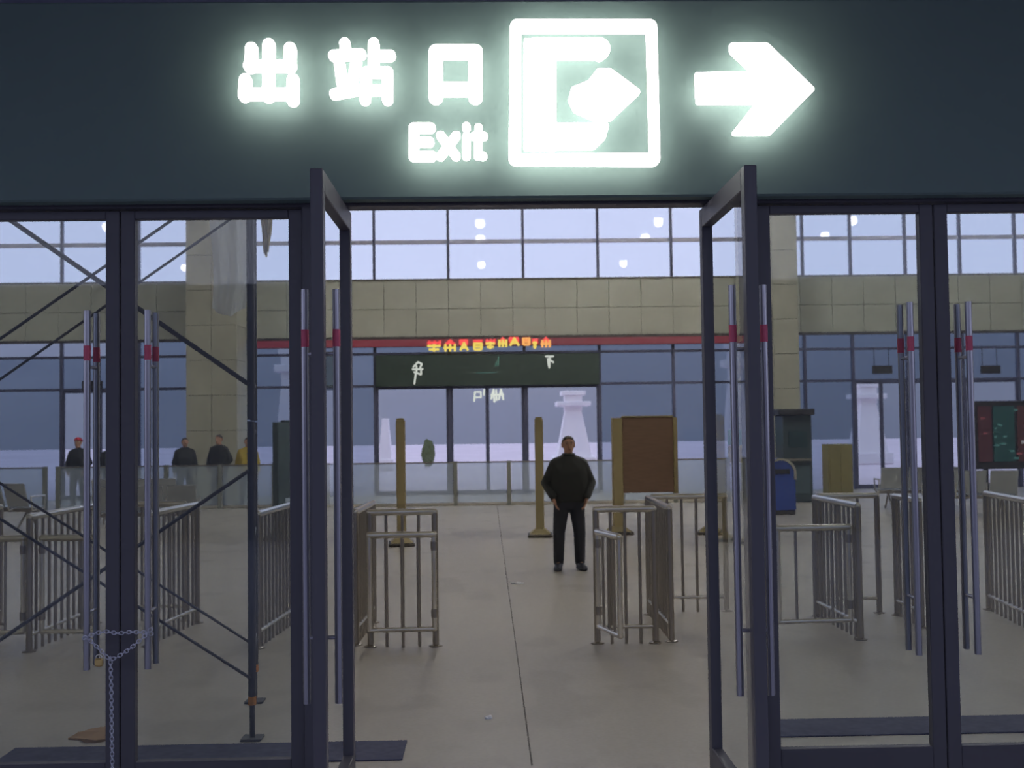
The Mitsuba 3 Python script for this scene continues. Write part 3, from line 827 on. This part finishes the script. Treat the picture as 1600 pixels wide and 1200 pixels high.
def scrap(name, x, y, r, m, label, cat, seed, zs=.012):
    a = np.linspace(0, 2 * np.pi, 15)[:-1]
    g = np.random.default_rng(seed)
    rr = r * (.65 + .5 * g.random(14))
    top = np.stack([x + rr * np.cos(a), y + rr * 1.1 * np.sin(a), zs * g.random(14) + .003], 1)
    v = np.vstack([[[x, y, zs + .004]], top, top * [1, 1, 0], [[x, y, 0]]])
    f = [[0, 1 + i, 1 + (i + 1) % 14] for i in range(14)]
    for i in range(14):
        j = (i + 1) % 14
        f += [[1 + i, 15 + i, 15 + j], [1 + i, 15 + j, 1 + j], [29, 15 + j, 15 + i]]
    one(name, label, cat, trimesh.Trimesh(v, f, process=False), m)


scrap('paper_scrap', .33, 12.95, .075, paper_m, 'white paper scrap on the floor of the passage, near the man', 'paper scrap', 1)
scrap('paper_scrap', -.01, 7.02, .028, paper_m, 'tiny white paper scrap on the floor just inside the doorway', 'paper scrap', 2)
scrap('cardboard_piece', -2.33, 6.80, .17, card_m, 'flat brownish piece of cardboard on the floor beside the chained door stiles', 'cardboard', 3, .02)

# ------------------------------------------------------------------ people


def cone(a, ra, b, rb):
    u = UNIT
    return Manifold.hull_points(np.vstack([u * ra + np.array(a), u * rb + np.array(b)]))


UNIT = np.array(trimesh.creation.icosphere(subdivisions=2).vertices)


def blob(spheres):
    return Manifold.hull_points(np.vstack([UNIT * np.array(r) + np.array(c) for c, r in spheres]))


def finish(parts, length, it=8):
    m = parts[0]
    for p in parts[1:]:
        m = m + p
    m = m.refine_to_length(length).to_mesh()
    t = trimesh.Trimesh(m.vert_properties[:, :3], m.tri_verts, process=True)
    trimesh.smoothing.filter_taubin(t, iterations=it)
    return t


def hand(w, d, side, s=1.0):
    """Palm, four unequal bent fingers and a thumb; w the wrist, d the pointing direction."""
    w, d = np.array(w, float), np.array(d, float) / np.linalg.norm(d)
    fwd = np.array([0, -1.0, 0])
    fwd = fwd - d * (fwd @ d)
    fwd /= np.linalg.norm(fwd)
    sd = np.cross(d, fwd) * side
    out = [blob([(w, .024), (w + d * .045 + fwd * .022, .018), (w + d * .045 - fwd * .022, .018), (w + d * .09 + fwd * .03, .014), (w + d * .09 - fwd * .03, .014)])]
    inn = -sd if side > 0 else sd
    for k, ln in enumerate((.075, .085, .08, .062)):
        b = w + d * .09 + fwd * (.031 - .0205 * k)
        m1 = b + d * ln * .5
        m2 = m1 + (d * .8 + np.array([-side * .5, -.1, 0])) * ln * .42
        out += [cone(b, .0098, m1, .009), cone(m1, .009, m2, .0078)]
    t0 = w + d * .03 + fwd * .024
    t1 = t0 + (d * .6 + fwd * .75) * .04
    t2 = t1 + (d * .95 + fwd * .2) * .032
    out += [cone(t0, .014, t1, .011), cone(t1, .011, t2, .009)]
    return out


def person(x, y, ang, h, label, top, leg, hair=hair_m, feet=(.14, .13), bent=True, hat=None, detail=True, stoop=0.0):
    k = thing('person', label, 'person')
    fx0, fx1 = feet
    sgn = (-1, 1)
    body = [blob([((0, -.005, 1.585), (.076, .094, .092)), ((0, -.03, 1.50), (.052, .062, .045))]), cone((0, .012, 1.40), .058, (0, .004, 1.50), .054)]
    body += [blob([((0, -.098, 1.575), .010), ((0, -.116, 1.545), .013), ((0, -.095, 1.535), .016)])]
    body += [blob([((s * .079, .012, 1.578), (.010, .018, .03)), ((s * .076, .006, 1.55), (.010, .012, .016))]) for s in sgn]
    body += [blob([((-.14, 0, 1.335), .055), ((.14, 0, 1.335), .055), ((-.1, -.01, 1.2), .10), ((.1, -.01, 1.2), .10), ((0, .01, 1.42), .05)])]
    body += [blob([((-.1, -.01, 1.2), .10), ((.1, -.01, 1.2), .10), ((-.09, 0, .92), .10), ((.09, 0, .92), .10)])]
    jacket = [blob([((-.158, .005, 1.335), .078), ((.158, .005, 1.335), .078), ((-.10, -.015, 1.2), .135), ((.10, -.015, 1.2), .135), ((0, .012, 1.43), (.082, .08, .035))]),
              blob([((-.10, -.015, 1.2), .135), ((.10, -.015, 1.2), .135), ((-.115, -.01, 1.0), .13), ((.115, -.01, 1.0), .13), ((-.11, 0, .88), (.125, .125, .05)), ((.11, 0, .88), (.125, .125, .05))])]
    trous = [blob([((-.085, 0, .93), .115), ((.085, 0, .93), .115), ((-.08, 0, .82), .10), ((.08, 0, .82), .10)])]
    shoes = []
    for s, fx in zip(sgn, (-fx0, fx1)):
        hip, knee, ank = (s * .09, 0, .86), (s * .02 + fx * .82, -.012, .475), (fx, .03, .085)
        body += [cone(hip, .085, knee, .055), cone(knee, .055, ank, .04), blob([(ank, .038), ((fx, .05, .04), .03), ((fx + s * .02, -.12, .035), .025)])]
        trous += [cone(hip, .105, knee, .076), cone(knee, .076, (fx, .03, .10), .064)]
        shoes.append([blob([((fx, .055, .045), (.046, .05, .045)), ((fx, 0, .055), (.046, .05, .05)), ((fx + s * .03, -.13, .032), (.047, .06, .032)), ((fx, .055, .012), (.046, .05, .012)), ((fx + s * .03, -.13, .012), (.048, .066, .012))])])
        sh = (s * .168, .005, 1.322)
        if bent:
            el, wr, hd = (s * .285, .035, 1.09), (s * .215, -.115, .915), np.array([-s * .35, -.25, -1.0])
        else:
            el, wr, hd = (s * .245, .02, 1.08), (s * .255, -.04, .84), np.array([0, -.15, -1.0])
        body += [cone(sh, .05, el, .038), cone(el, .038, wr, .027)] + hand(wr, hd, s)
        jacket += [cone(sh, .082, el, .066), cone(el, .066, np.array(wr) + [0, 0, .02], .05)]
    H_ = Manifold.hull_points(UNIT * np.array([.084, .102, .098]) + np.array([0, .002, 1.592]))
    hr = H_.trim_by_plane([0, .62, .78], .62 * -.02 + .78 * 1.618).refine_to_length(.03).to_mesh()
    sc_ = h / 1.685
    a4 = trimesh.transformations.rotation_matrix(math.radians(ang), [0, 0, 1])
    a4[:3, :3] *= sc_
    a4[:3, 3] = [x, y, 0]

    def done(m):
        m = m.copy()
        if stoop:
            zz = np.clip(m.vertices[:, 2] - .9, 0, None)
            m.vertices[:, 1] -= stoop * zz
        m.apply_transform(a4)
        return m
    L = .022 if detail else .05
    put('body', done(finish(body, .012 if detail else .03, 6)), skin_m, k, smooth=True)
    put('jacket', done(finish(jacket, L)), top, k, smooth=True)
    put('trousers', done(finish(trous, L)), leg, k, smooth=True)
    for sh_ in shoes:
        put('shoe', done(finish(sh_, .02, 3)), shoe_m, k, smooth=True)
    put('hair', done(trimesh.Trimesh(hr.vert_properties[:, :3], hr.tri_verts, process=True)), hair, k, smooth=True)
    if hat:
        hm = Manifold.hull_points(UNIT * np.array([.1, .118, .105]) + np.array([0, 0, 1.61])).trim_by_plane([0, .25, .97], .97 * 1.615).to_mesh()
        put('hat', done(trimesh.Trimesh(hm.vert_properties[:, :3], hm.tri_verts, process=True)), hat, k, smooth=True)
    if detail:
        for s in sgn:
            put('eye', done(ball((s * .031, -.088, 1.587), [.011, .009, .007])), black_m, k, smooth=True)
            put('eyebrow', done(ball((s * .032, -.092, 1.607), [.018, .006, .004])), hair, k, smooth=True)
        put('mouth', done(ball((0, -.0925, 1.512), [.022, .006, .005])), mat('mat_lips', base_color=rgb(.28, .10, .09), roughness=.5), k, smooth=True)
        collar = trimesh.creation.torus(major_radius=.07, minor_radius=.018, major_sections=24, minor_sections=8)
        collar.apply_translation([0, .008, 1.45])
        put('collar', done(collar), top, k + '__jacket', smooth=True)
    return k


person(1.03, 14.12, 2, 1.68, 'person in a black jacket and dark trousers standing in the passage, hands low in front', jacket_m, trouser_m)
person(-7.22, 26.95, 25, 1.64, 'person in black standing behind the scaffold, first of the pair by the left column', jacket_m, trouser_m, bent=False, detail=False)
person(-6.42, 27.0, -20, 1.70, 'person in black standing behind the scaffold, second of the pair by the left column', jacket_m, trouser_m, bent=True, detail=False)
person(-5.78, 27.2, 15, 1.62, 'person in a yellow jacket just left of the scaffold pole', yellowcloth_m, trouser_m, bent=False, detail=False)
person(-9.75, 26.95, -10, 1.66, 'person with a red cap and dark clothes seen beside the left door handle', jacket_m, trouser_m, bent=True, detail=False, hat=redcloth_m)
person(-9.0, 27.05, 20, 1.60, 'person in dark clothes partly hidden by the chained door stiles', jacket_m, trouser_m, bent=False, detail=False)
